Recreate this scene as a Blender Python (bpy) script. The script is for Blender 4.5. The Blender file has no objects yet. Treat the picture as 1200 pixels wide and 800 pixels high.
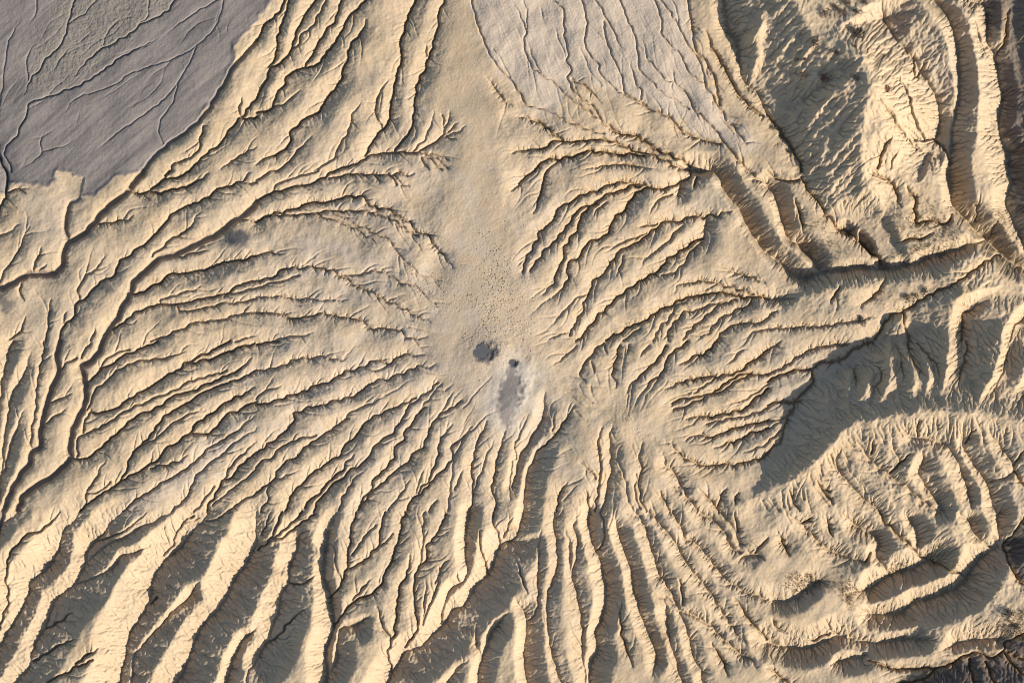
# Aerial view, straight down, of a mud-volcano badland: the relief is one heightfield made from
# traced drainage lines plus a short run of rainfall erosion; light comes only from sun and sky.
import bpy, math, random
import numpy as np
PX = 0.2                       # metres per photograph pixel
S = 1.35                       # height samples per photograph pixel
X0, Y0, NX, NY = -64, -64, int(1328 * 1.35) + 1, int(928 * 1.35) + 1
rng = np.random.default_rng(7)
random.seed(7)
LINES = r"""T 0 0
f 160,0 155,60 115,120
f 80,90 40,160 25,200 10,300
g 335,0 310,90 290,170 255,230 205,270 180,320 130,370 115,400 100,440
f 435,0 385,60 330,90 310,110
g 815,0 770,50 640,120 590,160 470,225 430,250 380,300 345,350
g 720,180 600,240 520,290 450,340 380,385 270,430 190,455 120,480 115,530 80,590 70,630 20,680 10,720 30,770 40,800
f 570,70 520,120 490,160 475,205
f 690,0 685,70 640,110
f 985,10 930,45 850,95 775,155
f 1045,0 1025,70 985,150 920,205 850,250 760,290 660,320 590,350 540,390 350,460 300,520
f 920,205 880,300 830,380 780,450 690,520 630,560 520,640 450,700
f 830,380 800,480 750,560 740,620 760,670
f 165,190 120,240 115,300 120,370
f 320,210 270,280 240,340
f 340,650 300,680 230,695 185,710 150,750 90,790
f 200,620 180,660 185,710
k 1200,185 1110,290 1075,345 1020,430 970,510 910,585 830,645 770,685 700,750 665,800
b 1200,460 1165,500 1130,550 1075,605 1030,660 960,725 900,775 885,800
b 1200,545 1160,560 1130,550
a 1130,455 1115,530 1130,550
a 950,590 930,690 870,750 810,770 800,800
a 1200,690 1110,740 1030,790
T 1 0
b 130,0 105,50 50,105 20,145 0,185
b 270,0 225,75 190,150 160,230 130,265 100,300 65,305 55,360 0,460
b 150,0 125,90 105,150 95,220 80,270 55,310
a 320,0 290,70 240,140 205,160 190,215 165,225
b 400,0 370,80 320,150 290,200 265,250 225,315
b 505,0 435,75 400,155 350,220 290,290 225,320 170,335 130,370 130,390 95,440 65,510 0,525
b 520,95 485,150 450,205 425,280 400,340 400,375 340,445 300,510 240,550 165,610 150,670 105,715 0,770
a 250,640 170,740 100,800
a 200,420 140,480 75,505
b 740,0 715,60 690,150 675,220 680,285 660,360 645,420 630,500 625,560 590,610 540,680 510,730
b 880,0 860,60 845,150 820,240 790,320 765,370 745,440 740,520 730,600 690,660 655,690 650,710
a 620,370 580,430 565,500 570,560 590,600
a 490,480 450,540 435,610 390,680 360,740 270,800
b 880,630 840,660 790,690 730,715 650,715 580,720 515,740 460,770 400,790 370,800
a 830,520 820,580 790,650 750,690 735,710
as 910,520 900,560 885,610 880,630
a 870,540 880,600
as 985,600 930,625 885,640
a 945,575 900,620
a 940,660 890,640
as 900,790 850,750 800,720 770,715
a 900,750 820,715
a 810,800 775,740
a 870,795 790,730
as 1080,360 1110,400 1160,460 1200,500
g 1010,0 1020,50 1050,150 1075,220 1120,300 1200,380
f 1110,230 1150,280 1190,360
a 790,210 800,260
T 2 0
g 10,20 40,80 65,150 55,190 65,260 90,310 135,350 185,375 230,420 290,475 325,505 365,525 410,560 440,590 470,600
f 50,0 70,60 65,150
f 85,230 105,290 135,340
g 195,0 235,40 240,100 245,160 260,230 265,290 275,330 260,360 275,410 310,450 370,490 410,540 420,570 465,595
f 130,20 145,90
f 200,120 220,190 245,240
g 325,0 345,60 350,130 335,190 360,240 395,290 405,330 450,380 480,415 525,435
f 320,230 350,290 360,330 400,380 420,400
g 390,0 420,40 450,100 475,140 490,190 525,240
g 550,290 570,350 580,395 605,425 605,465
g 505,0 525,60 560,120 575,190 590,260 605,330 650,385 690,415 740,455 790,480 830,510
g 615,190 630,260 660,310 720,375 750,380
a 525,435 560,460 600,475 640,505 700,530 740,555 770,590 820,630 880,655 930,660 980,675
g 670,0 690,50 700,110 700,160 750,220 790,260 825,330 870,375 905,385
g 710,10 770,100 800,160 830,210 870,270 895,340 905,385
f 750,0 775,60 780,110
a 830,0 835,60 850,150 870,250
a 905,385 935,440 965,500 985,525 1020,570 1060,620 1090,660 1130,665 1165,670
a 870,250 910,290 940,340 960,400 975,490
a 750,330 770,390 830,450 855,510 900,550 940,595 975,630 990,670 1040,720 1075,770 1110,800
g 0,380 40,440 60,480 110,505 180,520 240,560 310,590 370,610 430,625
v 995,0 1010,70 1020,140 1055,185 1060,250 1080,330 1100,390 1150,430 1180,490 1200,530
b 465,600 500,625 560,635 620,650 660,690 720,720 790,745 840,780
bs 0,720 60,705 150,690 200,660 280,665 350,660 420,655 480,665 530,680 590,710 640,720 700,740 760,775 840,795
bs 30,540 90,560 150,590 200,630 240,660
bs 110,795 160,745 210,745 280,735 340,715 420,715 500,720 570,720 620,730
as 330,795 400,785 480,775 540,775 600,780 680,790
a 220,750 170,795
f 970,540 1000,580 1040,625
b 910,140 950,230 1000,310 1040,400 1100,480 1180,540
g 430,100 440,180 470,260 510,350 525,430
a 280,370 350,410 420,480
T 3 0
b 0,535 60,610 110,680 150,750 160,800
V24,14,62,42 520,20 560,120 600,190 680,280 740,370 790,450 815,540 810,620 795,655
b 690,655 740,655 795,655 850,720 865,770
V18,18,16,20 790,0 850,70 880,150 895,250 900,350 900,450 880,550 870,650 865,800
V12,20,30,16 960,0 1030,30 1040,200 1070,250 1100,380 1110,450 1095,560 1110,650 1140,700 1150,800
v 960,80 990,150 1010,230 1030,270
b 600,370 640,440 660,520 700,600 740,650
a 500,480 560,560 640,640 700,700 800,740
b 560,640 520,720 500,795
a 600,700 560,795
b 740,300 690,360 680,270
b 1130,40 1120,170 1080,260
T 0 1
c 665,0 625,50 585,100 520,155 470,200 430,240 400,285 350,315 315,335 290,390 275,450 215,485 150,480 100,495 60,520 0,545
k 365,125 320,155 305,200 298,260 315,330
c 1200,145 1150,200 1100,225 1050,265 1000,305 900,350 800,395 740,410 680,465 620,525 605,580 570,640 545,690 510,730 490,770 475,800
b 885,0 820,35 750,55 700,85 660,105 620,95 600,90
b 790,0 760,45
b 975,15 920,50 870,75 820,90 750,100 700,95
b 1165,10 1135,50 1080,65 1030,80 990,115 940,140 870,160 840,185 790,220 750,270 715,310 700,330 645,360
a 1200,55 1145,55
a 940,190 880,270 840,305 790,325 770,355 720,380 710,400
b 640,365 600,400 555,420 545,470 520,495 480,510 430,555 395,595 360,610 345,650 340,690 290,730 275,770 270,800
a 480,390 460,450 400,490 360,555 365,605
a 1200,240 1125,230
as 620,210 570,235 500,245 430,245
a 975,375 900,385 860,405 825,400
b 1200,400 1120,420 1040,430 970,460 880,475 800,485 745,520 690,555 660,575 610,578
b 1200,515 1130,535 1080,555 1040,585 950,595 880,615 800,630 730,630 680,645 640,660 600,690 550,725 515,745
a 960,540 870,565 800,590 750,605 745,620
a 1200,550 1130,570 1050,590
a 1200,600 1110,615 1020,630 960,645 900,655 850,655 830,640
a 1200,665 1120,670 1050,695 980,705 920,710 850,745 790,765 740,785 700,800
a 1200,770 1100,800
a 230,600 225,680 215,740 205,800
a 300,660 290,710
a 190,360 160,430 145,470
a 210,440 150,475
a 130,260 100,310 90,360 40,430 0,500
a 80,255 0,300
a 90,530 85,580 100,610
a 110,680 90,740 30,790
b 10,0 25,50 10,130 0,150
a 110,95 80,90 25,100
a 440,740 420,795
T 1 1
b 370,0 300,35 250,65 180,75 120,95 70,105 40,125 0,140
a 290,0 220,20 150,40 100,65 75,100
a 100,0 50,20 0,45
bs 740,20 650,15 550,20 480,15 420,15 370,30 340,35
a 720,75 680,55 650,20
a 660,65 620,15
a 590,55 550,20
bs 920,455 870,390 830,340 790,290 760,285 710,240 660,205 610,180 560,170 520,140 490,125 420,120 390,135 340,145 250,145 200,175 140,185 90,200 60,210 0,240
b 760,305 700,280 650,240 600,210 560,195 540,205 510,190 430,185 350,190 290,195 200,205 120,210 80,205
a 800,530 750,470 700,430 650,370 620,325 570,295 500,265 430,230 390,215 350,190
a 560,340 500,300 450,265 390,240 320,220 285,200
a 130,395 70,380 0,400
bs 815,710 780,690 720,675 680,645 640,620 590,605 550,580 510,560 460,530 400,495 360,470 300,455 230,455 180,455 120,470 70,500 30,515 0,515
a 850,630 800,595 770,560 720,535 670,525 640,500 600,475 550,470 510,485 400,490
a 200,490 150,510 60,525 0,550
as 430,610 350,605 260,600 180,600 130,585 70,590 0,590
bs 800,785 750,790 710,775 660,745 600,745 530,740 500,710 450,690 400,685 340,675 290,670 230,685 150,685 90,670 0,665
a 270,765 200,775 130,780 70,800
T 2 1
b 110,0 60,35 30,70 0,100
b 165,0 145,50 135,110 120,160 95,195
bs 50,475 70,410 100,360 115,315 150,270 190,240 210,190 250,160 300,135 350,110 400,90 450,70 510,55 560,65 620,70 680,80 730,75 790,55 840,20 840,0
bs 85,470 130,400 180,350 230,295 265,245 300,200 330,170 400,150 450,110 510,90 560,75 600,75
bs 140,580 190,530 210,470 240,420 245,370 280,310 310,260 320,220 350,180 400,155
bs 185,595 240,545 265,490 260,440 300,410 330,370 380,325 430,310 460,280 480,220 530,180 550,145 600,100 640,80
a 430,385 500,345 560,320 630,295
a 640,200 670,160 700,130 750,110
a 590,265 680,250
bs 270,770 290,720 325,670 340,610 370,560 385,520 430,480 460,440 490,400 510,370 560,355 600,335 640,305 690,260 730,240 780,240 840,215 900,215 950,210 1000,195 1025,185
as 600,460 620,420 680,370 730,325 760,290 800,260
a 380,210 410,180 440,150
a 170,795 230,760 265,760
a 170,740 220,690 250,650 300,600 350,580
bs 300,795 340,760 390,700 420,660 470,620 520,570 560,545 600,520 640,495 690,470 720,430 750,400 800,370 850,330 900,320
v 900,320 910,280 915,230
as 700,490 760,475 810,430 840,380 870,355 890,335
as 760,575 780,530 840,525 900,520 960,530 1030,545 1080,560 1130,580
bs 440,795 500,760 560,730 610,710 650,680 690,655 740,635 800,605 860,590 930,575 980,570 1040,575 1070,590 1120,590 1200,600
as 660,795 700,720 740,690 770,640 820,610
as 730,795 740,740 790,680 840,655 900,640 970,620 1050,605
as 800,790 840,740 900,690 960,640 1000,620
as 860,790 920,760 950,720 1000,680 1060,650 1110,630 1135,590
as 960,795 990,750 1050,720 1100,710 1150,715 1200,690
a 1080,790 1130,755 1200,740
a 520,795 600,740
a 490,495 510,440 520,400
V16,10,6,22 840,0 900,5 950,0 985,40 1000,90 1040,140 1080,190 1110,250 1140,310 1200,385
as 980,440 1030,470 1090,490 1150,510 1190,540
v 1110,0 1150,40 1200,55
v 780,110 800,60 830,30
b 870,30 850,80
T 3 1
b 160,30 200,90 240,150 290,220 330,265 390,290
b 390,290 430,320 480,380 510,400 540,440
V14,10,8,20 0,380 60,430 120,485 180,510
V13,10,8,20 0,70 30,100 60,170 75,230 90,290 110,320 150,340 180,380 220,420 250,470
b 0,0 40,30 80,45 150,40
b 130,130 150,200 170,290
V10,8,10,10 180,510 240,480 350,465 430,455 520,460 600,455 680,440 740,410 820,390 900,370 950,345 1000,335 1045,320
V22,10,20,20 1045,320 1100,365 1140,400 1200,440
V22,10,14,22 860,0 870,80 885,160 930,210 980,260 1045,310
b 1110,390 1060,400 1000,440 920,500 840,545 760,580 690,620 630,660 580,680 540,730 500,790
V10,18,20,16 1150,0 1160,50 1130,130 1150,190 1190,270 1200,300
b 680,180 700,240 760,235 830,245 870,200
b 600,340 660,320 720,320 770,290
b 480,20 580,70 620,170
b 640,80 690,150 680,180
v 1090,230 1060,310
b 960,150 1000,170 990,230
a 1030,600 960,650 910,680 905,790
a 1200,690 1150,740 1120,800
a 630,660 640,740 660,800
as 0,740 100,735 200,730 300,720 420,700 500,690
as 0,690 40,650
vs 0,600 60,605 130,600
b 330,540 290,620
b 560,500 500,580 430,640
T 0 2
c 475,0 460,45 420,90 370,125 385,180 395,240 385,310 345,380 325,440 318,510 315,560 270,610 210,650 130,700 90,740 70,790
c 275,0 260,60 265,140 240,210 210,290 195,360 180,430 180,490 135,530 120,580 70,650 30,730 5,790
as 195,0 190,80 170,160 165,260 155,330 140,400 135,480 140,520
a 350,80 310,95 275,140
a 420,10 385,50 375,75
b 735,0 670,25 600,55 540,95 470,130 440,165 400,195
a 600,40 530,60 480,95 460,130
a 870,45 790,70 720,85 650,90 590,110 540,145 480,195 440,230 415,290 400,320
b 1190,10 1100,35 1030,70 960,90 870,105
b 1075,0 1000,40 920,75 860,105 840,130 750,175 700,215 620,260 560,300 510,325 440,340 415,325
a 1060,135 980,160 900,180 850,200 790,240 720,260 640,300 580,330 520,370 450,410 390,435 360,455 350,510 350,550
b 1180,80 1100,150 1020,180 950,210 880,235 790,265 740,310 660,340 600,370 550,425 490,480 430,525 400,550 330,550
a 415,330 390,380 380,430
b 1200,135 1160,155 1100,185 1030,205 960,235 880,285 800,335 740,380 700,440 650,490 605,540 595,590 560,650
a 960,320 880,345 800,390 730,450 660,490
b 1190,215 1120,260 1050,290 980,350 920,385 885,430
b 1200,285 1160,300 1100,335 1070,340 1010,400 970,435 880,435 830,470 780,500 740,550 680,590 620,630 560,660 500,700 440,740 390,775 365,800
a 490,560 460,620 420,680 395,720 390,770
a 510,660 480,690 400,715
as 880,530 800,570 700,595
a 1190,350 1130,400 1060,450 980,500 910,560 850,610 790,650 720,690 640,740 570,800
a 1200,400 1100,480 1000,560 930,620 880,710 850,760 800,800
a 1200,470 1140,520 1080,590 1045,650
b 1200,520 1130,580 1080,640 1040,660 1000,720 970,770 965,800
a 1200,600 1100,680 990,770
a 1200,710 1060,800
a 1000,680 940,760 900,800
v 50,0 20,80 0,180
v 130,50 100,160 50,240 30,330 10,440
v 100,330 40,470 20,560 0,620
a 330,240 240,285 215,290
a 300,320 210,385
T 1 2
b 105,0 0,15
as 440,70 370,85 330,75 250,75 180,85 130,110 60,130 0,135
a 120,210 60,220 20,245 0,270
bs 790,65 700,60 620,95 560,90 480,120 430,140 390,165 350,190 290,205 230,235 150,255 80,280 0,295
bs 840,110 750,125 690,145 620,175 580,180 520,210 470,250 400,270 330,295 250,310 190,340 170,380 120,430 60,480 0,530
a 620,110 560,135 500,120
a 610,260 540,290 460,320 410,370
b 430,360 410,375 350,410 290,455 240,490 190,535 130,575 90,630 50,680 0,710
a 280,440 200,460 110,500 70,550 30,560 0,590
a 200,600 150,625 80,650 60,690 50,750 25,770 20,800
b 750,265 680,300 620,325 550,360 500,400 470,440 420,490 390,535 330,570 270,610 210,670 165,720 150,770 135,795
b 850,195 800,240 740,280 700,320 680,380 640,430 560,480 540,530 480,580 440,600 400,650 350,680 290,760 270,800
b 460,530 400,605 340,660 280,720 230,780
b 790,310 740,370 690,430 700,450 660,490 640,550 590,610 550,650 530,700 490,750 480,790
b 960,280 900,320 840,370 800,440 780,490 740,520 700,570 650,610 590,670 530,720 490,780
a 870,200 820,260 760,330
a 930,240 900,280 870,330
b 920,385 870,460 850,540 830,610 790,670 760,710
b 1010,400 980,440 930,490 920,540 890,590 830,650 770,710 730,750 710,790
a 990,430 940,520 920,590 915,660 905,740 900,790
b 1080,370 1050,440 1020,520 1010,600 1015,680 1010,760 1000,795
a 1110,460 1070,570 1040,650 1020,700
b 1165,420 1150,490 1130,560 1120,640 1105,690 1125,750 1120,790
a 1200,560 1190,740
a 720,650 670,730 620,790
a 970,600 930,690
a 850,740 810,795
a 500,610 450,660 410,730 390,790
a 790,600 760,670 750,710
f 1120,145 1060,210 1000,280 970,310
T 2 2
a 300,20 270,50 220,90 190,110
b 430,10 380,55 355,95 330,130 320,160 340,190
a 440,60 435,20
a 385,150 370,95
bs 505,20 490,70 475,130 480,190 485,215
a 545,15 540,60
a 640,20 600,70
b 720,20 690,65 650,110 600,160 560,200 540,240
b 820,0 760,45 720,100 700,150 650,190 590,250
bs 960,0 900,50 840,80 780,105
a 1100,30 1040,70 1000,110
bs 1200,40 1150,80 1090,120 1020,150 960,165 880,170 810,180 760,200 720,225
a 950,170 900,210 850,240
b 1200,155 1120,155 1060,180 1000,220 940,245 860,280 800,310 760,315
b 1120,150 1070,160 1000,200 940,240 850,260 780,275 750,290
a 1200,200 1130,250 1060,280 990,300
bs 1200,220 1140,270 1100,310 1050,325 980,345 930,350 880,350 810,360
as 1200,310 1130,340 1060,355 990,370 910,385
bs 1200,370 1100,395 1040,410 980,430 920,445 860,440 810,455
bs 1200,405 1120,430 1030,470 950,500
a 1200,470 1140,505 1080,525
bs 720,460 760,500 810,540 880,570 960,580 1040,575 1100,560 1160,550 1200,520
V6,6,12,15 155,240 150,320 130,390 90,460 50,520 30,560 20,620 0,680
a 75,340 50,400 20,450 10,500 20,550
b 295,300 260,360 220,420 170,470 120,510
V8,6,6,24 120,510 100,560 75,600 65,660 60,700 55,790
a 205,330 190,420 200,430
b 420,400 400,480 410,560 410,630 400,700 390,795
v 470,390 455,450 460,520 465,600 450,670 440,730 420,795
a 510,480 490,530 510,600 530,670 540,740 570,795
b 605,470 595,540 600,600 590,680 600,740 630,795
a 580,620 575,720 600,780
vs 700,520 730,580 770,630 800,690 830,740 870,795
a 740,670 790,710
as 320,560 350,600 390,640
b 880,690 920,740 960,780 970,800
b 1000,690 970,750 960,780
b 1060,710 1040,760
b 350,700 365,795
b 250,660 220,730 210,795
b 690,700 720,760 740,800
T 3 2
b 490,0 450,15 400,35 350,80 270,100 210,130 205,200 150,250 115,320 75,400 60,460 0,520
a 0,40 60,0
as 0,155 110,95 200,40 270,20 370,15
b 0,190 100,140 200,130
b 0,300 60,285 150,280
a 0,375 110,345
a 0,470 80,400
a 0,410 60,375
a 615,195 610,80 590,0
a 720,165 660,90 650,0
a 770,195 780,150 750,80 690,10
a 870,230 885,140 915,60 920,0
a 1010,250 1070,150 1110,60 1110,0
a 470,260 520,150 480,100
a 410,220 400,140 370,110
v 1200,230 1160,260 1120,300
v 330,500 310,570 350,640 400,690 450,740 520,795
a 270,520 310,590
v 400,460 440,510 480,570 540,610 610,660 680,710 740,760 790,795
b 480,460 470,520
b 640,520 600,570 560,610
V9,6,17,18 600,400 650,440 720,450 790,470 830,500 870,560 890,620 920,700 930,790
b 680,360 680,440
V10,6,17,20 880,380 890,440 890,490 920,540 960,600 1000,650 1020,710 1050,790
b 940,410 900,470
v 1000,400 1030,460 1080,510 1110,560 1120,600 1060,640 1010,655
V9,6,15,18 700,500 705,560 690,610 730,680 780,740 800,780
b 220,650 250,690 290,760
b 280,700 250,690
b 90,690 110,740 140,795
b 1150,500 1120,570
b 1120,600 1160,650 1200,660
T 0 3
V12,8,22,26 75,0 40,30 0,55
V16,8,36,40 360,0 330,50 280,100 260,160 240,210 190,280 120,340 105,400 75,470 30,540 0,590
b 270,0 230,50 170,90 110,110 50,180 20,250 15,330 20,410 0,480
V16,8,36,44 570,0 510,50 470,110 435,140 390,190 380,250 350,310 330,350 250,410 215,470 190,540 150,610 125,680 115,740 65,795
a 680,0 620,60 560,100 490,130 440,140
V8,8,14,18 800,0 730,40 640,80 580,120 520,145 450,190 410,225 360,265
V9,8,12,20 700,160 640,190 560,210 520,260 440,310 340,350
b 320,480 240,535 190,560
b 330,610 260,640 200,680 130,715
V20,8,40,52 965,0 950,40 900,90 860,140 810,185 770,220 730,270 695,340 685,420 650,490 600,570 575,640 560,720 540,795
a 1080,0 1020,30 960,45
a 900,20 850,60 810,110 790,160 750,210
V16,8,14,44 930,330 900,370 850,430 790,480 740,540 690,590 650,640 610,690 600,795
V20,8,40,52 1200,0 1190,80 1195,150 1160,220 1130,270 1080,330 1060,390 1010,460 940,540 900,620 870,700 820,795
V14,8,18,26 1200,540 1150,590 1110,640 1080,710 1055,795
v 1200,680 1160,760 1150,795
b 450,640 400,680 340,720
b 420,700 320,750 240,790
b 720,410 690,440
T 1 3
b 275,10 200,60 130,110 60,140 0,185
b 215,0 160,60 70,130
b 120,0 90,80 50,140
a 70,0 40,60 20,110
V16,8,36,40 245,85 195,120 190,180 155,260 145,340 110,390 100,470 60,560 45,620 0,690
b 280,300 210,345 150,340
b 220,460 170,500 100,590 50,620
V13,8,22,12 380,0 340,80 325,160 315,250 320,320 345,390 350,450 360,540 345,600 325,660 330,740 325,795
b 470,0 440,80 430,170 425,250 400,340 345,405
b 605,0 590,70 575,140 540,190 500,225 440,265
b 700,0 680,80 660,150 640,220 610,290 580,350 530,385 460,420 400,480 360,540
a 540,310 490,360 450,415
a 640,100 600,150 575,160
a 560,60 500,130 450,200
a 790,0 780,60 780,150 770,240
b 890,10 850,100 800,160 800,220 770,250 740,330 740,400 750,470 755,540 720,600 695,640
b 720,200 700,300 670,370 660,440 650,510 640,590 625,640
b 570,440 600,540 630,600 620,640 620,700 630,760
V10,8,8,24 530,490 470,530 400,545 380,600 370,700 345,760
a 860,260 850,340 820,420 800,470 780,530
a 800,320 790,430 780,520
V9,8,12,16 1000,0 985,100 985,200 990,290 960,330 900,380 870,480 870,530
b 1050,80 1055,180 1080,260 1085,290
b 1115,0 1120,80 1140,140 1140,180
V17,8,26,44 1200,140 1160,150 1130,200 1095,290 1040,340 1000,400 980,440 920,470 880,530 830,580 770,640 700,660 660,720 620,795
a 940,280 950,330
a 900,220 870,260 840,330
a 380,120 370,220 400,320
v 1030,530 1040,640 1050,690
V10,8,10,20 1180,470 1110,560 1080,640 1055,700 1040,795
v 990,690 930,750 900,795
a 1200,20 1160,120
T 2 3
V9,8,10,26 55,0 40,60 20,120 0,135
v 130,80 130,160 125,260 120,340 125,400 120,450 100,490 75,510
V12,8,10,30 10,400 40,450 70,500 65,580 60,660 60,740 70,795
v 200,0 200,90 210,180 215,260 190,330 165,400 170,500 175,600 200,680 215,740 230,795
v 250,80 270,180 275,260 285,320 310,400 320,470 330,560 330,640 335,700 345,795
v 300,0 290,70 310,150 285,300
V12,8,14,24 365,0 360,80 380,150 410,220 430,290 440,340 440,420 430,480 400,560 400,650 375,710 365,795
b 415,0 430,60 435,110 420,160 395,185
V9,8,13,17 480,20 500,90 520,160 545,230 565,300 575,370 590,430 610,500 640,560 660,610 680,680 660,760
vs 580,0 620,60 640,120 660,190 680,250 700,300 740,360 770,420 800,460 850,480 900,510 940,540 980,580 1020,620 1070,660 1120,690 1150,740
v 690,380 720,430 730,510 740,590 760,660 780,720 800,795
v 720,400 780,450 810,520 830,590 850,660 880,740 890,795
b 780,310 795,380 800,430
vs 640,0 690,50 740,110 780,170 810,220 840,270 880,320 920,370 960,430 1000,490 1030,540 1070,590 1120,640
vs 750,0 790,60 820,120 870,150 910,200 960,260 1000,310 1060,350 1120,380 1200,410
vs 880,0 950,50 1000,100 1030,160 1070,190
v 980,0 1050,90 1070,150
b 1040,0 1060,90
v 1080,210 1150,205 1180,225
b 1040,400 1090,470 1140,540 1200,600
b 940,610 980,680 1010,760
b 1200,120 1140,190
b 520,420 510,520 530,620 560,720
b 70,380 40,300 30,230
T 3 3
V9,8,22,16 30,420 120,415 180,370 240,330 280,335
V20,8,28,28 410,370 470,375 520,345 560,310 620,285 700,265 740,235 780,225
V20,8,26,32 430,450 500,485 560,490 640,480 680,440 740,415 800,395 860,370 920,340 940,300 980,230 1040,175 1070,155
V15,8,28,22 0,620 60,635 130,645 200,645 270,615 330,590 370,590
V15,8,28,20 390,595 450,615 530,620 600,610 700,600 780,605
V10,8,20,16 820,650 860,635 920,610 1020,600 1090,600
V11,8,20,18 300,720 380,695 460,680
b 480,700 570,730 640,740 740,735 790,740
b 660,800 740,780 800,735 860,715 920,680 990,665 1060,680 1110,640 1120,600 1200,565
b 520,0 580,80 650,140 700,190 760,225
V12,8,16,20 350,10 420,70 500,110 525,150 510,200 550,260 580,295
V10,8,14,16 640,0 690,80 700,150
V12,6,12,18 870,0 930,40 960,100 1030,160 1070,155
V13,6,10,18 1060,0 1065,60 1075,130
b 770,225 830,260 920,300
b 1175,0 1130,90 1100,130 1110,210 1160,310 1200,330
v 100,10 150,50 200,100 240,140 300,180 380,215 460,235
b 20,500 50,550 90,570
a 270,510 310,560 340,580
b 300,570 240,600 180,600
b 50,100 90,170 100,200
b 270,30 300,110
b 200,20 160,50
b 0,730 50,770 80,795
b 460,230 480,190
b 1020,700 1060,795
b 950,690 960,795
b 1110,660 1150,720 1200,750
b 1120,650 1200,690"""

# ------------------------------------------------------------------ helpers on arrays
def blur(a, s):
    s = s * S; r = int(3 * s + 1)
    k = np.exp(-0.5 * (np.arange(-r, r + 1) / s) ** 2); k /= k.sum()
    p = np.pad(a, r, mode='edge').astype(np.float32)
    o = np.zeros((p.shape[0], a.shape[1]), np.float32)
    for i, w in enumerate(k): o += w * p[:, i:i + a.shape[1]]
    q = np.zeros(a.shape, np.float32)
    for i, w in enumerate(k): q += w * o[i:i + a.shape[0], :]
    return q
def noise(lo, hi, seed, ny=NY, nx=NX, asp=1, ang=0):
    """random field whose wavelengths lie between lo and hi pixels, unit variance"""
    r = np.random.default_rng(seed)
    f = np.fft.rfft2(r.standard_normal((ny, nx)))
    fy = np.fft.fftfreq(ny)[:, None] * S; fx = np.fft.rfftfreq(nx)[None, :] * S
    if asp != 1:
        c, t = math.cos(math.radians(ang)), math.sin(math.radians(ang))
        fx, fy = (fx * c + fy * t) * asp, -fx * t + fy * c
    k = np.sqrt(fx * fx + fy * fy) + 1e-9
    f *= (k > 1.0 / hi) * (k < 1.0 / lo) / k
    o = np.fft.irfft2(f, s=(ny, nx))
    return (o / o.std()).astype(np.float32)
def sstep(a, b, x):
    t = np.clip((x - a) / (b - a), 0, 1); return t * t * (3 - 2 * t)
GX, GY = np.meshgrid(np.arange(NX, dtype=np.float32) / S + X0, np.arange(NY, dtype=np.float32) / S + Y0)
WARP1 = noise(6, 60, 101); WARP2 = noise(6, 60, 102)
def polymask(pts, soft, warp=0.0):
    """soft inside mask of a polygon (pixel coordinates)"""
    gx = GX + warp * WARP1; gy = GY + warp * WARP2
    ins = np.zeros(GX.shape, bool); d2 = np.full(GX.shape, 1e9, np.float32)
    n = len(pts)
    for i in range(n):
        (ax, ay), (bx, by) = pts[i], pts[(i + 1) % n]
        if ay != by:
            c = ((ay > gy) != (by > gy)) & (gx < (bx - ax) * (gy - ay) / (by - ay) + ax)
            ins ^= c
        L = (bx - ax) ** 2 + (by - ay) ** 2 + 1e-9
        t = np.clip(((gx - ax) * (bx - ax) + (gy - ay) * (by - ay)) / L, 0, 1)
        np.minimum(d2, (gx - ax - t * (bx - ax)) ** 2 + (gy - ay - t * (by - ay)) ** 2, out=d2)
    d = np.sqrt(d2); d = np.where(ins, d, -d)
    return sstep(-soft, soft, d).astype(np.float32), d
def spot(x, y, rx, ry=None, ang=0, warp=2.0, soft=0.35):
    ry = ry or rx
    dx = GX + warp * WARP1 - x; dy = GY + warp * WARP2 - y
    c, s = math.cos(math.radians(ang)), math.sin(math.radians(ang))
    r = np.sqrt(((dx * c + dy * s) / rx) ** 2 + ((-dx * s + dy * c) / ry) ** 2)
    return (1 - sstep(1 - soft, 1 + soft, r)).astype(np.float32)

# ------------------------------------------------------------------ drainage lines
#        Dv   WL  WR   p     Dn   wn  meander
KIND = {'f': (.15, 4, 4, 1.2, 1.5, .7, .5), 'g': (.35, 7, 7, 1.3, 3.0, .82, .8),
        'a': (2.0, 13, 13, 1.4, 3.4, .92, .8), 'b': (4.0, 18, 18, 1.4, 5.2, 1.12, .9),
        'c': (4.0, 18, 18, 1.5, 5.5, 3.4, .6), 'k': (2.0, 12, 12, 1.3, 4.0, 2.4, .6),
        'v': (7.8, 16.5, 16.5, 1.15, 3.4, 1.3, .8)}
def catmull(p):
    p = np.array(p, float)
    if len(p) < 3: q = p
    else:
        e = np.vstack([2 * p[0] - p[1], p, 2 * p[-1] - p[-2]]); out = []
        for i in range(1, len(e) - 2):
            a, b, c, d = e[i - 1], e[i], e[i + 1], e[i + 2]
            n = max(2, int(np.hypot(*(c - b)) / 3))
            for t in np.arange(n) / n:
                out.append(.5 * (2 * b + (c - a) * t + (2 * a - 5 * b + 4 * c - d) * t * t + (3 * b - a - 3 * c + d) * t ** 3))
        out.append(p[-1]); q = np.array(out)
    s = np.r_[0, np.cumsum(np.hypot(*np.diff(q, axis=0).T))]
    n = max(2, int(s[-1] / 2.2)); u = np.linspace(0, s[-1], n + 1)
    return np.c_[np.interp(u, s, q[:, 0]), np.interp(u, s, q[:, 1])], s[-1]
raw = []
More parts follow.
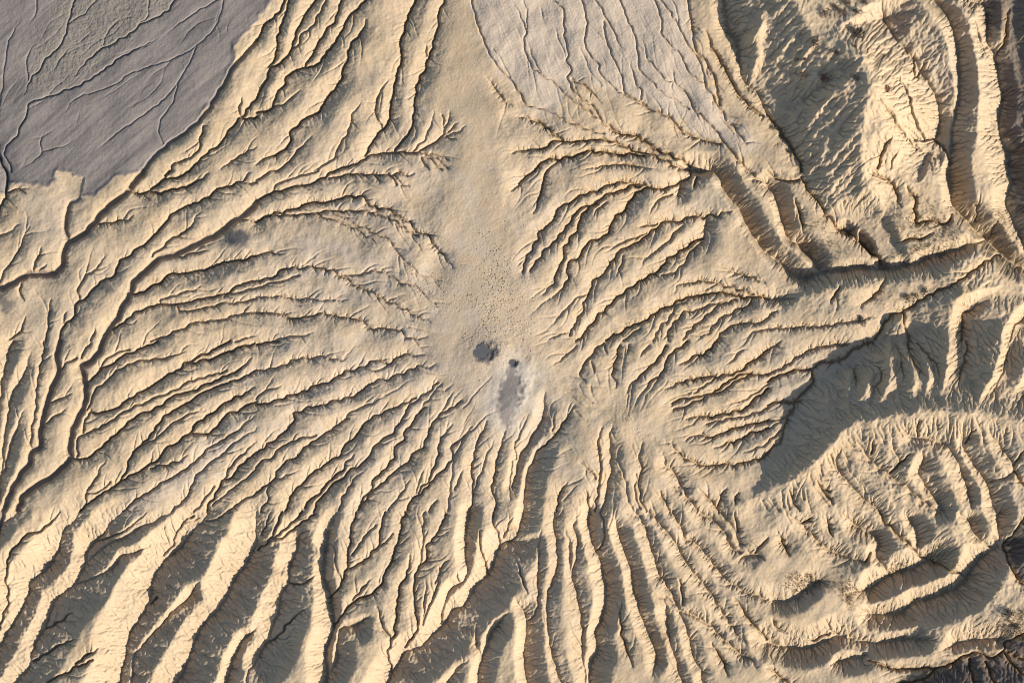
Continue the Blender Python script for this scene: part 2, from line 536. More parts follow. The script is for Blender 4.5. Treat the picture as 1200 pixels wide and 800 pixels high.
for ln in LINES.strip().split('\n'):
    h, *pp = ln.split()
    if h == 'T':
        ox, oy = int(pp[0]) * 300, int(pp[1]) * 200; continue
    pts = [tuple(float(v) for v in q.split(',')) for q in pp]
    pts = [(ox + x / 4, oy + y / 4) for x, y in pts]
    ser = h.endswith('s')
    if h[0] == 'V':
        D, wn_, wl, wr = (float(v) for v in h[1:].rstrip('s').split(','))
        par = (D * VSC if (VSC := 1.5) else 0, wl, wr, .97, 3.5, 1.4, .5)
    else: par = KIND[h[0]]
    raw.append([h[0], ser, par, pts])
allp = np.array([(x, y, i) for i, r in enumerate(raw) for x, y in catmull(r[3])[0]])
def free_end(i, p):
    if p[0] < 4 or p[1] < 4 or p[0] > 1196 or p[1] > 796: return False
    m = allp[:, 2] != i
    return np.min(np.hypot(allp[m, 0] - p[0], allp[m, 1] - p[1])) > 9
strokes = []      # (points, Dv, WL, WR, p, Dn, wn) with per-point taper
for i, (k, ser, par, pts) in enumerate(raw):
    Dv, WL, WR, p, Dn, wn, me = par
    fr = [free_end(i, pts[0]), free_end(i, pts[-1])]
    for e in (0, -1):                       # carry lines on past the frame
        x, y = pts[e]
        if x < 3 or y < 3 or x > 1197 or y > 797:
            x1, y1 = pts[1] if e == 0 else pts[-2]
            dx, dy = x - x1, y - y1; n = math.hypot(dx, dy) + 1e-6
            if (x < 3 and dx < 0) or (x > 1197 and dx > 0) or (y < 3 and dy < 0) or (y > 797 and dy > 0):
                q = (x + 70 * dx / n + random.uniform(-9, 9), y + 70 * dy / n + random.uniform(-9, 9))
                if e == 0: pts = [q] + pts
                else: pts = pts + [q]
    q, L = catmull(pts); n = len(q)
    s = np.linspace(0, L, n)
    t = np.ones(n); tl = min(34, .5 * L) if k != 'V' else min(22, .3 * L)
    if fr[0]: t *= np.clip(.2 + s / tl, 0, 1) if k != 'b' else np.clip(.3 + s / tl, 0, 1)
    if fr[1]: t *= np.clip(.2 + (L - s) / tl, 0, 1) if k != 'b' else np.clip(.3 + (L - s) / tl, 0, 1)
    if k in 'ab':                           # gullies widen and deepen downstream, away from the vents
        r_ = np.minimum(np.hypot(q[:, 0] - 570, q[:, 1] - 410), np.hypot(q[:, 0] - 725, q[:, 1] - 520) + 30)
        t *= np.clip(.68 + r_ / 620, .68, 1.2) * (.88 + .24 * random.random())
    if k == 'V' and abs(pts[0][1] - 600) < 5 and pts[0][0] < 420: t *= np.clip(.3 + s / 75, 0, 1)
    # meanders: smooth random sideways wander
    w = np.convolve(rng.standard_normal(n + 8), [.2, .6, 1, .6, .2], 'same')[4:n + 4] / 1.3
    if ser: w = w * .9 + .8 * np.sin(np.cumsum(rng.uniform(.5, 1.3, n)))
    tan = np.gradient(q, axis=0); tan /= np.hypot(tan[:, 0], tan[:, 1])[:, None] + 1e-9
    nor = np.c_[-tan[:, 1], tan[:, 0]]
    env = np.ones(n)
    if not fr[0]: env *= np.clip(s / 6, 0, 1)
    if not fr[1]: env *= np.clip((L - s) / 6, 0, 1)
    q = q + nor * (w * me * env * (1.0 if not ser else 1.1))[:, None]
    if k == 'V':                                # second width is the bank on the sunward side
        cx, cy = q[-1] - q[0]
        if -cy + .55 * cx < 0: WL, WR = WR, WL
    strokes.append((q, t, Dv, WL, WR, p, Dn, wn))
    # side rills, each a short notch cut back into the bank
    step = {'f': 0, 'g': 26, 'a': 13, 'b': 10, 'c': 26, 'k': 22, 'v': 11, 'V': 17}[k]
    if ser: step = 4.2
    if step:
        u = random.uniform(0, step)
        while u < L:
            j = min(n - 1, int(u / L * (n - 1)))
            for sd in (-1, 1):
                if random.random() < (.8 if ser else .55):
                    W = WR if sd > 0 else WL
                    ln = random.uniform(2.5, 7) if ser else min(random.uniform(.25, .8) * W, random.uniform(5, 20))
                    a = random.uniform(-.7, .7)
                    d = nor[j] * sd * math.cos(a) + tan[j] * math.sin(a)
                    m = max(3, int(ln / 1.8)); r = np.linspace(0, ln, m)
                    pp = q[j] + d[None, :] * r[:, None] + np.array([[-d[1], d[0]]]) * (np.cumsum(rng.standard_normal(m)) * .3)[:, None]
                    tt = np.linspace(1, .1, m) * t[j]
                    strokes.append((pp, tt, random.uniform(.4, 1.0) if ser else random.uniform(.1, .45), 4.2, 4.2, 1.3,
                                    random.uniform(.4, 1.2) if ser else random.uniform(.1, .5), .85))
            u += step * random.uniform(.6, 1.4)

# feeder rills: fine branches that leave the gullies at a sharp angle and run up the ribs towards the vents
occ = np.zeros((820, 1220), bool)
for x, y, i in allp:
    a, b_ = int(y) + 10, int(x) + 10
    if 2 < a < 817 and 2 < b_ < 1217: occ[a - 2:a + 3, b_ - 2:b_ + 3] = True
for (k, ser, par, pts) in list(raw):
    if k not in 'abv': continue
    q, L = catmull(pts); n = len(q)
    j = random.randint(3, 9)
    while j < n - 4:
        x, y = q[j]; cx, cy = (570, 410) if math.hypot(x - 570, y - 410) < math.hypot(x - 725, y - 520) + 40 else (725, 520)
        tx, ty = q[j + 1] - q[j - 1]; h = math.atan2(ty, tx)
        if tx * (cx - x) + ty * (cy - y) < 0: h += math.pi
        sd = random.choice((-1, 1)); h += sd * random.uniform(.5, .95); ln = random.uniform(10, 42); path = [(x, y)]; d = 0
        while d < ln:
            x += 2 * math.cos(h); y += 2 * math.sin(h); d += 2; h -= sd * .035; h += random.gauss(0, .12)
            a, b_ = int(y) + 10, int(x) + 10
            if not (0 < a < 819 and 0 < b_ < 1219) or (d > 7 and occ[a, b_]): break
            path.append((x, y))
        if len(path) > 4 and not (x < 250 and y < 200 and y < 330 - x):
            path = np.array(path); m = len(path)
            for x, y in path[3:]: occ[int(y) + 9:int(y) + 12, int(x) + 9:int(x) + 12] = True
            f = random.uniform(.45, 1)
            strokes.append((path, np.linspace(1, .15, m), 1.25 * f, 8, 8, 1.5, 2.3 * f, .86))
        j += random.randint(3, 9) if k != 'v' else random.randint(5, 14)
# rills that fan down the sunny flank of the long curved crest
crest, _ = catmull([(880, 583), (900, 572), (945, 545), (985, 500), (1020, 489), (1062, 481), (1100, 479), (1150, 483), (1200, 497), (1260, 510)])
for i in range(4, len(crest) - 4, 2):
    tx, ty = crest[i + 1] - crest[i - 1]; n_ = math.hypot(tx, ty); nx, ny = -ty / n_, tx / n_
    if nx + .55 * ny < 0: nx, ny = -nx, -ny
    st = random.uniform(5, 16); x, y = crest[i] + np.array([nx, ny]) * st; h0 = .6 * math.atan2(ny, nx) + .4 * 1.0; h = h0 + random.gauss(0, .25); path = []
    ln = random.choice((18, 30, 45, 75)) * random.uniform(.7, 1.3)
    while len(path) * 2 < ln:
        path.append((x, y)); h += random.gauss(0, .13) + .07 * (h0 - h); x += 2 * math.cos(h); y += 2 * math.sin(h)
        a, b_ = int(y) + 10, int(x) + 10
        if not (0 < a < 819 and 0 < b_ < 1219) or (len(path) > 4 and occ[a, b_]): break
    if len(path) > 5:
        path = np.array(path); m = len(path); f = random.uniform(.5, 1.1)
        for x, y in path[3:]: occ[int(y) + 9:int(y) + 12, int(x) + 9:int(x) + 12] = True
        strokes.append((path, np.clip(np.linspace(.1, 1.5, m), 0, 1), 2.2 * f, 9, 9, 1.3, 2.2 * f, .9))
# hairline flow cracks on the two mud sheets
for n_, box, h0, test in ((70, (0, 0, 300, 215), 2.36, lambda x, y: y < 205 - .2 * x and x + 1.35 * y < 330 and y < 300 - x * .98),
                          (60, (560, 0, 890, 165), 1.15, lambda x, y: x > 565 + .45 * y and x < 800 + .55 * y and y < 160)):
    for i in range(n_):
        x, y = random.uniform(box[0], box[2]), random.uniform(box[1], box[3]); h = h0 + random.gauss(0, .18); path = []
        ln = random.uniform(20, 110)
        while len(path) * 2 < ln and test(x, y):
            path.append((x, y)); h += random.gauss(0, .11) + .06 * (h0 - h); x += 2 * math.cos(h); y += 2 * math.sin(h)
        if len(path) > 6:
            m = len(path); f = random.uniform(.25, .8)
            strokes.append((np.array(path), np.clip(np.minimum(np.linspace(.1, 3, m), np.linspace(3, .1, m)), 0, 1), .12 * f, 4, 4, 1.3, 1.1 * f, .7))
# faint radial rills that start on the aprons of the two vents
for cx, cy, n_, r0, r1 in ((570, 412, 60, 64, 135), (727, 522, 40, 48, 105)):
    for i in range(n_):
        a = (i + random.uniform(-.4, .4)) / n_ * 2 * math.pi; a0 = math.degrees(math.atan2(math.sin(a), math.cos(a)))
        if cx == 570 and (-125 < a0 < -55 or 35 < a0 < 95): continue
        r = r0 * random.uniform(.8, 1.5); x, y = cx + r * math.cos(a), cy + r * math.sin(a); h = a; path = [(x, y)]
        while r < r1 * random.uniform(.95, 1.2):
            h += random.gauss(0, .10) + .12 * (a - h); x += 2 * math.cos(h); y += 2 * math.sin(h); r += 2
            path.append((x, y))
            if len(path) > 4 and occ[int(y) + 10, int(x) + 10]: break
        if len(path) > 6:
            path = np.array(path); m = len(path); f = random.uniform(.4, 1)
            for x, y in path[3:]: occ[int(y) + 9:int(y) + 12, int(x) + 9:int(x) + 12] = True
            strokes.append((path, np.clip(np.linspace(.15, 1.3, m), 0, 1), .8 * f, 8, 8, 1.5, 1.7 * f, .86))
valley = np.zeros((NY, NX), np.float32); notch = np.zeros((NY, NX), np.float32); fine = np.zeros((NY, NX), np.float32)
bed = np.zeros((NY, NX), np.float32)
for q, t, Dv, WL, WR, p, Dn, wn in strokes:
    R = max(WL, WR, 3 * wn)
    x0 = int(max(0, math.floor((q[:, 0].min() - R - X0) * S))); x1 = int(min(NX, math.ceil((q[:, 0].max() + R - X0) * S) + 1))
    y0 = int(max(0, math.floor((q[:, 1].min() - R - Y0) * S))); y1 = int(min(NY, math.ceil((q[:, 1].max() + R - Y0) * S) + 1))
    if x1 <= x0 or y1 <= y0: continue
    sh = (y1 - y0, x1 - x0)
    dm = np.full(sh, 1e9, np.float32); pm = np.zeros(sh, np.float32); tm = np.zeros(sh, np.float32)
    for i in range(len(q) - 1):
        (ax, ay), (bx, by) = q[i], q[i + 1]
        a0 = int(max(x0, math.floor((min(ax, bx) - R - X0) * S))); a1 = int(min(x1, math.ceil((max(ax, bx) + R - X0) * S) + 1))
        b0 = int(max(y0, math.floor((min(ay, by) - R - Y0) * S))); b1 = int(min(y1, math.ceil((max(ay, by) + R - Y0) * S) + 1))
        if a1 <= a0 or b1 <= b0: continue
        gx = np.arange(a0, a1, dtype=np.float32)[None, :] / S + X0 - ax; gy = np.arange(b0, b1, dtype=np.float32)[:, None] / S + Y0 - ay
        ex, ey = bx - ax, by - ay; L2 = ex * ex + ey * ey + 1e-9
        tt = np.clip((gx * ex + gy * ey) / L2, 0, 1)
        d = np.sqrt((gx - tt * ex) ** 2 + (gy - tt * ey) ** 2)
        pp = (ex * gy - ey * gx) / math.sqrt(L2)
        SL = (slice(b0 - y0, b1 - y0), slice(a0 - x0, a1 - x0))
        D0, P0 = dm[SL], pm[SL]
        u = (d < D0 - 1e-4) | ((d <= D0 + 1e-4) & (np.abs(pp) > np.abs(P0)))
        dm[SL] = np.where(u, d, D0); pm[SL] = np.where(u, pp, P0); tm[SL] = np.where(u, t[i] + (t[i + 1] - t[i]) * tt, tm[SL])
    W = np.where(pm > 0, WR, WL)
    if WL != WR:                               # ease from one side's width to the other's around the line's ends
        pass
    c = Dv * tm * np.clip(1 - dm / (W * (.45 + .55 * tm)), 0, 1) ** p
    G = (slice(y0, y1), slice(x0, x1))
    if wn < .81 or (Dv < 1.2 and wn == .85): fine[G] = np.maximum(fine[G], c)
    else: valley[G] = np.maximum(valley[G], c)
    k = Dn * tm * np.exp(-(dm / (wn * (.6 + .4 * tm))) ** (4 if wn > 2 else 2))
    notch[G] = np.maximum(notch[G], k)
    if wn > 2: bed[G] = np.maximum(bed[G], np.exp(-(dm / (wn * .9)) ** 4))
del dm, pm, tm

# ------------------------------------------------------------------ regions of different mud
mud_m, mud_d = polymask([(330, -90), (318, 0), (300, 24), (274, 52), (275, 72), (255, 107), (242, 128), (228, 146), (206, 162), (191, 173),
    (172, 192), (161, 202), (136, 207), (122, 220), (110, 229), (92, 231), (96, 222), (97, 207), (77, 202), (64, 199), (62, 205), (64, 211),
    (54, 219), (42, 215), (10, 216), (4, 226), (-90, 235), (-90, -90)], 2.0, .8)
flow_m, flow_d = polymask([(553, -90), (553, 0), (563, 45), (580, 80), (600, 97), (626, 125), (650, 136), (668, 112), (672, 92), (690, 100),
    (725, 112), (752, 121), (775, 132), (800, 146), (822, 160), (845, 170), (880, 178), (893, 168), (880, 155), (862, 143), (846, 130), (835, 110),
    (824, 95), (815, 60), (808, 30), (806, 0), (806, -90)], 9, 5)
tongue_m, _ = polymask([(601, 420), (604, 428), (608, 440), (611, 452), (610, 464), (606, 476), (600, 488), (595, 499), (591, 506), (586, 494), (581, 480), (582, 464),
    (588, 446), (594, 432), (598, 421)], 4.0, 2.2)
halo_m, _ = polymask([(590, 420), (606, 412), (620, 425), (628, 445), (622, 470), (608, 492), (592, 512), (577, 497), (566, 480), (570, 462), (580, 440)], 13, 3)
whalo = spot(610, 460, 60, 45, 30, 7, .7) * .3
streak, _ = polymask([(300, 495), (280, 520), (225, 575), (165, 600), (120, 615), (150, 590), (190, 560), (240, 520), (275, 497)], 12, 6)
pale_left = spot(55, 255, 40, 30, 60, 6, .7)
dark = np.maximum.reduce([spot(279, 281, 13, 11, 0, 1.6, .5), spot(124, 339, 8, 5, 20, 1.5, .5) * .75, spot(4, 354, 7, 14, -20, 2, .5) * .8,
                          spot(568, 411, 15, 13, 20, 1.8, .45)])
vent_halo = spot(548, 405, 55, 48, 0, 8, .8) * .5
rock_m, _ = polymask([(1196, -90), (1158, 0), (1155, 30), (1178, 40), (1176, 70), (1180, 110), (1178, 150), (1188, 175), (1190, 205), (1198, 250), (1300, 260), (1300, -90)], 6, 4)
rock2, _ = polymask([(1196, 600), (1184, 622), (1177, 632), (1178, 652), (1190, 678), (1198, 684), (1300, 690), (1300, 590)], 3, 2)
grav, _ = polymask([(1300, 738), (1203, 741), (1180, 750), (1178, 762), (1150, 770), (1120, 772), (1085, 783), (1060, 800), (1020, 870), (1300, 870)], 4, 3)
# ------------------------------------------------------------------ ridges: crest height h, shaded-bank slope, lit-bank slope
RIDGES = [(.62, .13, [(800, 612, 0), (840, 598, 0), (880, 583, 3), (900, 572, 10), (925, 558, 16), (945, 545, 23), (970, 520, 31), (985, 500, 35), (1000, 493, 40), (1020, 489, 48), (1062, 481, 62), (1100, 479, 68), (1150, 483, 73), (1200, 497, 78), (1275, 512, 84)]),
          (.72, .24, [(905, -64, 46), (925, 0, 44), (948, 42, 46), (975, 62, 54), (1008, 75, 70), (1010, 112, 68), (1003, 160, 52), (1008, 200, 42), (1022, 225, 30), (1035, 250, 12)]),
          (.62, .3, [(1285, -64, 75), (1290, 120, 70), (1300, 240, 64), (1312, 300, 40)]),
          (.72, .12, [(940, 346, 6), (955, 343, 12), (975, 340, 16), (1025, 335, 17), (1075, 328, 17), (1112, 316, 17), (1140, 305, 15), (1160, 293, 5)]),
          (.62, .3, [(1000, 885, 42), (1100, 862, 50), (1200, 832, 48), (1290, 810, 46)]),
          (.64, .3, [(1256, 580, 36), (1262, 640, 46), (1256, 686, 38)])]
ridge = np.zeros((NY, NX), np.float32)
for sdk, slt, pts in RIDGES:
    if slt == .24: pts = [(x, y, h * 1.14) for x, y, h in pts]
    sdk *= .89; pts = [(x, y, h * .88) for x, y, h in pts]
    q, _ = catmull([(x, y) for x, y, h in pts]); q = q[::3] if len(q) > 30 else q
    a = np.array(pts, float); u = np.r_[0, np.cumsum(np.hypot(*np.diff(a[:, :2], axis=0).T))]
    s = np.r_[0, np.cumsum(np.hypot(*np.diff(q, axis=0).T))]; hh = np.interp(s / s[-1], u / u[-1], a[:, 2])
    dm = np.full(ridge.shape, 1e9, np.float32); pm = dm * 0; hm = dm * 0; hs = dm * 0; ws = dm * 0
    for i in range(len(q) - 1):
        (ax, ay), (bx, by) = q[i], q[i + 1]; ex, ey = bx - ax, by - ay; L2 = ex * ex + ey * ey
        tt = np.clip(((GX - ax) * ex + (GY - ay) * ey) / L2, 0, 1)
        d = np.hypot(GX - ax - tt * ex, GY - ay - tt * ey); pp = (ex * (GY - ay) - ey * (GX - ax)) / math.sqrt(L2)
        w = (d * d + 4.0) ** -2; hs += w * (hh[i] + (hh[i + 1] - hh[i]) * tt); ws += w
        w = (d < dm - 1e-4) | ((d <= dm + 1e-4) & (np.abs(pp) > np.abs(pm)))
        dm = np.where(w, d, dm); pm = np.where(w, pp, pm); hm = np.where(w, hh[i] + (hh[i + 1] - hh[i]) * tt, hm)
    cx, cy = q[-1] - q[0]; flip = -1 if -cy + .55 * cx < 0 else 1          # R side sunward?
    ridge = np.maximum(ridge, np.where(pm * flip > 0, hs / ws - slt * dm, hm - sdk * dm) + (3.2 * np.exp(-(dm / 8) ** 2) * (hm > 12) if slt == .13 else 0))
cone = np.sqrt((GX - 570) ** 2 + (GY - 410) ** 2)
calm = np.exp(-(cone / 75) ** 2)                      # smooth aprons round the vents and along the spine
spine = sstep(0, 30, polymask([(520, -90), (512, 60), (500, 150), (525, 210), (520, 330), (500, 400), (560, 470), (610, 430), (608, 330), (585, 240), (575, 170), (580, 110), (556, 30), (556, -90)], 1)[1] + 15)
calm = np.maximum(calm, spine)

# ------------------------------------------------------------------ height (pixels)
base = -.045 * np.minimum(cone, np.sqrt((GX - 725) ** 2 + (GY - 525) ** 2) + 12) - 1.2 * mud_m * sstep(0, 6, mud_d)
V = blur(valley, 1.7)
V = V * .8 + blur(valley, 4.5) * .2
# sunlit spurs that stand out of the long shaded slope: crest height, fading towards both ends
spur = np.zeros((NY, NX), np.float32)
for h0, pts in ((20, [(1170, 336), (1140, 342), (1117, 352), (1110, 375), (1107, 400), (1103, 430), (1096, 462)]), (20, [(1204, 350), (1186, 368), (1172, 385), (1166, 410), (1153, 440), (1138, 468)]),
                (13, [(1040, 395), (1040, 425), (1036, 445), (1024, 472)]), (13, [(1054, 400), (1061, 420), (1066, 436), (1062, 462)]), (12, [(1070, 402), (1080, 418), (1082, 440), (1078, 458)]),
                (12, [(1022, 428), (1015, 446), (1003, 468)]), (10, [(998, 430), (994, 448), (990, 462)]), (12, [(1052, 366), (1056, 380), (1058, 396)]), (14, [(1215, 400), (1198, 425), (1184, 455)]),
                (10, [(905, 40), (925, 75)][:0] or [(893, 5), (888, 40), (884, 80), (878, 100)])):
    q, L = catmull(pts); dm = np.full(spur.shape, 1e9, np.float32); pm = dm * 0; hm = dm * 0
    gx, gy = GX, GY
    j0 = max(0, int((min(p[1] for p in pts) - 60 - Y0) * S)); j1 = int((max(p[1] for p in pts) + 60 - Y0) * S)
    i0 = max(0, int((min(p[0] for p in pts) - 60 - X0) * S)); i1 = int((max(p[0] for p in pts) + 60 - X0) * S)
    W_ = (slice(j0, min(NY, j1)), slice(i0, min(NX, i1))); gx, gy = GX[W_], GY[W_]
    dm = np.full(gx.shape, 1e9, np.float32); pm = dm * 0; hm = dm * 0; n = len(q)
    for i in range(n - 1):
        (ax, ay), (bx, by) = q[i], q[i + 1]; ex, ey = bx - ax, by - ay; L2 = ex * ex + ey * ey
        tt = np.clip(((gx - ax) * ex + (gy - ay) * ey) / L2, 0, 1)
        d = np.hypot(gx - ax - tt * ex, gy - ay - tt * ey); pp = (ex * (gy - ay) - ey * (gx - ax)) / math.sqrt(L2)
        w = (d < dm - 1e-4) | ((d <= dm + 1e-4) & (np.abs(pp) > np.abs(pm)))
        dm = np.where(w, d, dm); pm = np.where(w, pp, pm); hm = np.where(w, h0 * min(1, 3.2 * min(i / n + .05, 1 - i / n)), hm)
    cx, cy = q[-1] - q[0]; flip = -1 if -cy + .55 * cx < 0 else 1
    spur[W_] = np.maximum(spur[W_], hm - np.where(pm * flip > 0, 1.05, .45) * dm)
ridge = blur(ridge, 3.0) + blur(spur, 1.8)
H = base + ridge - V - notch * (1 - .25 * calm) - fine
H += (1.3 * noise(40, 200, 1) * (1 - .6 * mud_m) + .2 * noise(10, 45, 2) * (1 - .6 * mud_m)) * (1 - .6 * calm)
# vents
H -= 3.0 * spot(567, 411, 11, 10, 0, 1.6, .6)
H += 2.2 * spot(567, 411, 24, 22, 0, 1, .6)
H -= 3.0 * spot(599, 424, 6, 5, 0, 1, .6)
H += 1.8 * spot(590, 413, 16, 12, 0, 1, .7) + 1.4 * spot(602, 452, 30, 45, 12, 2, .7) - .7 * tongue_m
H += 1.2 * spot(617, 440, 6, 26, 10, 2, .7)
# sink holes in the cut-off valley, upper right
pit = spot(1017, 285, 6, 15, -32, .6, .22); H -= 16 * pit
H -= 10 * spot(993, 268, 11, 7, 20, .8, .3) + 7 * spot(1035, 309, 8, 5, 10, .8, .3) + 6 * spot(948, 290, 7, 11, -35, 1, .4)
gr = np.hypot(*np.gradient(ridge)) * S; rough = np.clip(valley / 14 + gr * 1.3, 0, 1) * (1 - mud_m)
steep0 = blur(rough, 8); v1z = spot(938, 130, 62, 150, -22, 4, .5) * np.clip(ridge / 14, 0, 1) * np.clip(gr * 2.2 - .6, 0, 1); ll = sstep(560, 650, GY + .25 * GX) * sstep(680, 520, GX)
H += (.10 + .25 * steep0) * noise(4, 22, 3) * (1 - .75 * mud_m) * (1 - .5 * flow_m) * (1 - .4 * calm)

H += 1.45 * blur(v1z, 5) * noise(7, 50, 41, asp=7, ang=-50) + .35 * blur(v1z, 5) * noise(5, 16, 42)
H += 1.0 * spot(1055, 140, 45, 110, -15, 6, .6) * noise(22, 70, 47)
H += ll * np.clip(rough, 0, 1) * (.75 * noise(9, 34, 43, asp=2.2, ang=20) + .2 * noise(4, 12, 44))
H += steep0 * (.35 * noise(6, 20, 45) + .6 * noise(16, 60, 46)) * sstep(600, 760, GX)
# ------------------------------------------------------------------ rain: steepest-descent erosion cuts rills down the slopes
H = H.astype(np.float64)
N = NX * NY; idx = np.arange(N)
OFF = [(-1, -1), (-1, 0), (-1, 1), (0, -1), (0, 1), (1, -1), (1, 0), (1, 1)]
kmap = ((.022 + .010 * sstep(560, 900, GX) + .004 * ll) * (1 - .93 * mud_m) * (1 - .8 * flow_m) * (1 - .75 * calm)).astype(np.float64)
for it in range(14):
    Hp = np.pad(H + .10 * np.random.default_rng(50 + it).standard_normal(H.shape), 1, constant_values=1e6)
    c = Hp[1:-1, 1:-1]; best = np.zeros(H.shape); rec = idx.reshape(NY, NX).copy()
    for dy, dx in OFF:
        s = (c - Hp[1 + dy:NY + 1 + dy, 1 + dx:NX + 1 + dx]) / math.hypot(dx, dy) * S
        m = s > best
        best[m] = s[m]; rec[m] = (idx.reshape(NY, NX) + dy * NX + dx)[m]
    order = np.argsort(-c.ravel()).tolist(); rl = rec.ravel().tolist(); acc = [1.0] * N
    for i in order:
        r = rl[i]
        if r != i: acc[r] += acc[i]
    A = np.minimum(np.array(acc).reshape(NY, NX) / S ** 2, 60.0)
    dz = kmap * np.sqrt(A) * np.minimum(best, 1.6)
    H -= np.minimum(dz, .45 * best / S)
    if it % 4 == 3: H += .10 * (blur(H.astype(np.float32), .8) - H)
rill = blur(np.log(A).astype(np.float32), .7)
# grain: crumbs and clods of dried mud
crumb = spot(588, 368, 26, 42, 10, 9, .8) + .7 * spot(576, 310, 16, 40, 0, 7, .8) + .45 * spot(500, 335, 45, 18, 25, 8, .8) + .35 * spot(735, 485, 45, 20, 10, 8, .8) + .25 * spot(565, 360, 80, 100, 0, 12, .8)
H += (.04 + .075 * np.clip(crumb, 0, 1) * (.5 + .5 * noise(15, 80, 61)) + .07 * steep0) * noise(2, 5, 9) * (1 - .6 * tongue_m)
wr = noise(3, 26, 12); lam = np.sin((GX * .45 + GY * .9) * .55 + 4 * noise(20, 120, 13))
crust, _ = polymask([(75, -60), (60, 20), (40, 55), (30, 90), (35, 105), (60, 103), (95, 88), (130, 62), (160, 35), (215, -10), (215, -60)], 8, 5)
H += mud_m * (.028 * noise(2.5, 12, 71, asp=7, ang=-44) * (1 - crust) + .05 * noise(14, 60, 72, asp=5, ang=-40) + .10 * noise(2, 6, 14) * (.15 + crust) + .18 * noise(5, 18, 15) * (.3 + .5 * crust))
H += flow_m * (.07 * noise(2.5, 14, 73, asp=7, ang=66) + .05 * noise(2, 6, 17))
edge = np.minimum.reduce([GX - GX[0, 0], GX[0, -1] - GX, GY - GY[0, 0], GY[-1, 0] - GY])
fade = sstep(0, 26, edge)
H = (H * fade + (1 - fade) * (base - 6)).astype(np.float32)

# ------------------------------------------------------------------ materials
def new_mat(name):
    m = bpy.data.materials.new(name); m.use_nodes = True
    nt = m.node_tree; nt.nodes.clear()
    return m, nt
def node(nt, typ, **kw):
    n = nt.nodes.new(typ)
    for k, v in kw.items(): setattr(n, k, v)
    return n
def principled(nt, rough=.95, spec=.15):
    o = node(nt, 'ShaderNodeOutputMaterial'); b = node(nt, 'ShaderNodeBsdfPrincipled')
    b.inputs['Roughness'].default_value = rough; b.inputs['Specular IOR Level'].default_value = spec
    nt.links.new(b.outputs[0], o.inputs[0]); return b
def mixc(nt, a, b, fac):
    n = node(nt, 'ShaderNodeMix', data_type='RGBA')
    for s, v in ((6, a), (7, b), (0, fac)):
        if hasattr(v, 'is_output'): nt.links.new(v, n.inputs[s])
        else: n.inputs[s].default_value = v if s == 0 else (*v, 1)
    return n.outputs[2]
def math_(nt, op, a, b=0.0, clamp=False):
    n = node(nt, 'ShaderNodeMath', operation=op, use_clamp=clamp)
    for i, v in enumerate((a, b)):
        if hasattr(v, 'is_output'): nt.links.new(v, n.inputs[i])
        else: n.inputs[i].default_value = v
    return n.outputs[0]
def noise_n(nt, scale, detail=4, rough=.6, vec=None):
    n = node(nt, 'ShaderNodeTexNoise'); n.inputs['Scale'].default_value = scale
    n.inputs['Detail'].default_value = detail; n.inputs['Roughness'].default_value = rough
    if vec is not None: nt.links.new(vec, n.inputs['Vector'])
    return n.outputs[0]
def ramp(nt, v, a, b):
    n = node(nt, 'ShaderNodeMapRange', clamp=True); nt.links.new(v, n.inputs[0])
    n.inputs[1].default_value = a; n.inputs[2].default_value = b
    return n.outputs[0]

SAND, SAND2, SAND3 = (.475, .355, .23), (.425, .322, .21), (.50, .395, .268)
GREY, PALE, DARK, ROCK = (.235, .20, .176), (.445, .358, .273), (.085, .085, .088), (.12, .095, .08)
mat_ground, nt = new_mat('dried_mud')
b = principled(nt)
geo = node(nt, 'ShaderNodeNewGeometry'); pos = geo.outputs['Position']
a1 = node(nt, 'ShaderNodeVertexColor', layer_name='MudA'); a2 = node(nt, 'ShaderNodeVertexColor', layer_name='MudB')
s1 = node(nt, 'ShaderNodeSeparateColor'); s2 = node(nt, 'ShaderNodeSeparateColor')
nt.links.new(a1.outputs[0], s1.inputs[0]); nt.links.new(a2.outputs[0], s2.inputs[0])
n_big = noise_n(nt, .035, 5, .6, pos); n_mid = noise_n(nt, .4, 5, .65, pos); n_fine = noise_n(nt, 3.2, 4, .7, pos)
col = mixc(nt, SAND, SAND2, ramp(nt, n_big, .38, .62))
col = mixc(nt, col, SAND3, math_(nt, 'MULTIPLY', ramp(nt, n_mid, .5, .72), .6))
n_st = noise_n(nt, .12, 6, .7, pos); n_gr = noise_n(nt, .022, 6, .65, pos)
col = mixc(nt, col, (.40, .275, .15), math_(nt, 'MULTIPLY', ramp(nt, n_st, .54, .74), .6))
col = mixc(nt, col, (.345, .295, .24), math_(nt, 'MULTIPLY', ramp(nt, n_gr, .54, .68), .4))
col = mixc(nt, col, PALE, s1.outputs[1])
wav = node(nt, 'ShaderNodeTexNoise'); mp0 = node(nt, 'ShaderNodeMapping'); mp = node(nt, 'ShaderNodeMapping'); mp0.inputs['Rotation'].default_value = (0, 0, -.72); mp.inputs['Scale'].default_value = (.05, .8, 1)
nt.links.new(pos, mp0.inputs[0]); nt.links.new(mp0.outputs[0], mp.inputs[0]); nt.links.new(mp.outputs[0], wav.inputs[0]); wav.inputs['Scale'].default_value = 1; wav.inputs['Detail'].default_value = 6
grey = mixc(nt, GREY, (.145, .127, .117), ramp(nt, wav.outputs[0], .45, .7))
grey = mixc(nt, grey, (.22, .19, .155), math_(nt, 'MULTIPLY', a1.outputs[1] if 'Alpha' in a1.outputs else 0.0, .8))
col = mixc(nt, col, grey, s1.outputs[0])
col = mixc(nt, col, (.49, .44, .375), s2.outputs[0])
col = mixc(nt, col, DARK, s1.outputs[2])
col = mixc(nt, col, ROCK, s2.outputs[1])
col = mixc(nt, col, (.25, .165, .08), math_(nt, 'MULTIPLY', s2.outputs[2], ramp(nt, n_mid, .42, .62)))
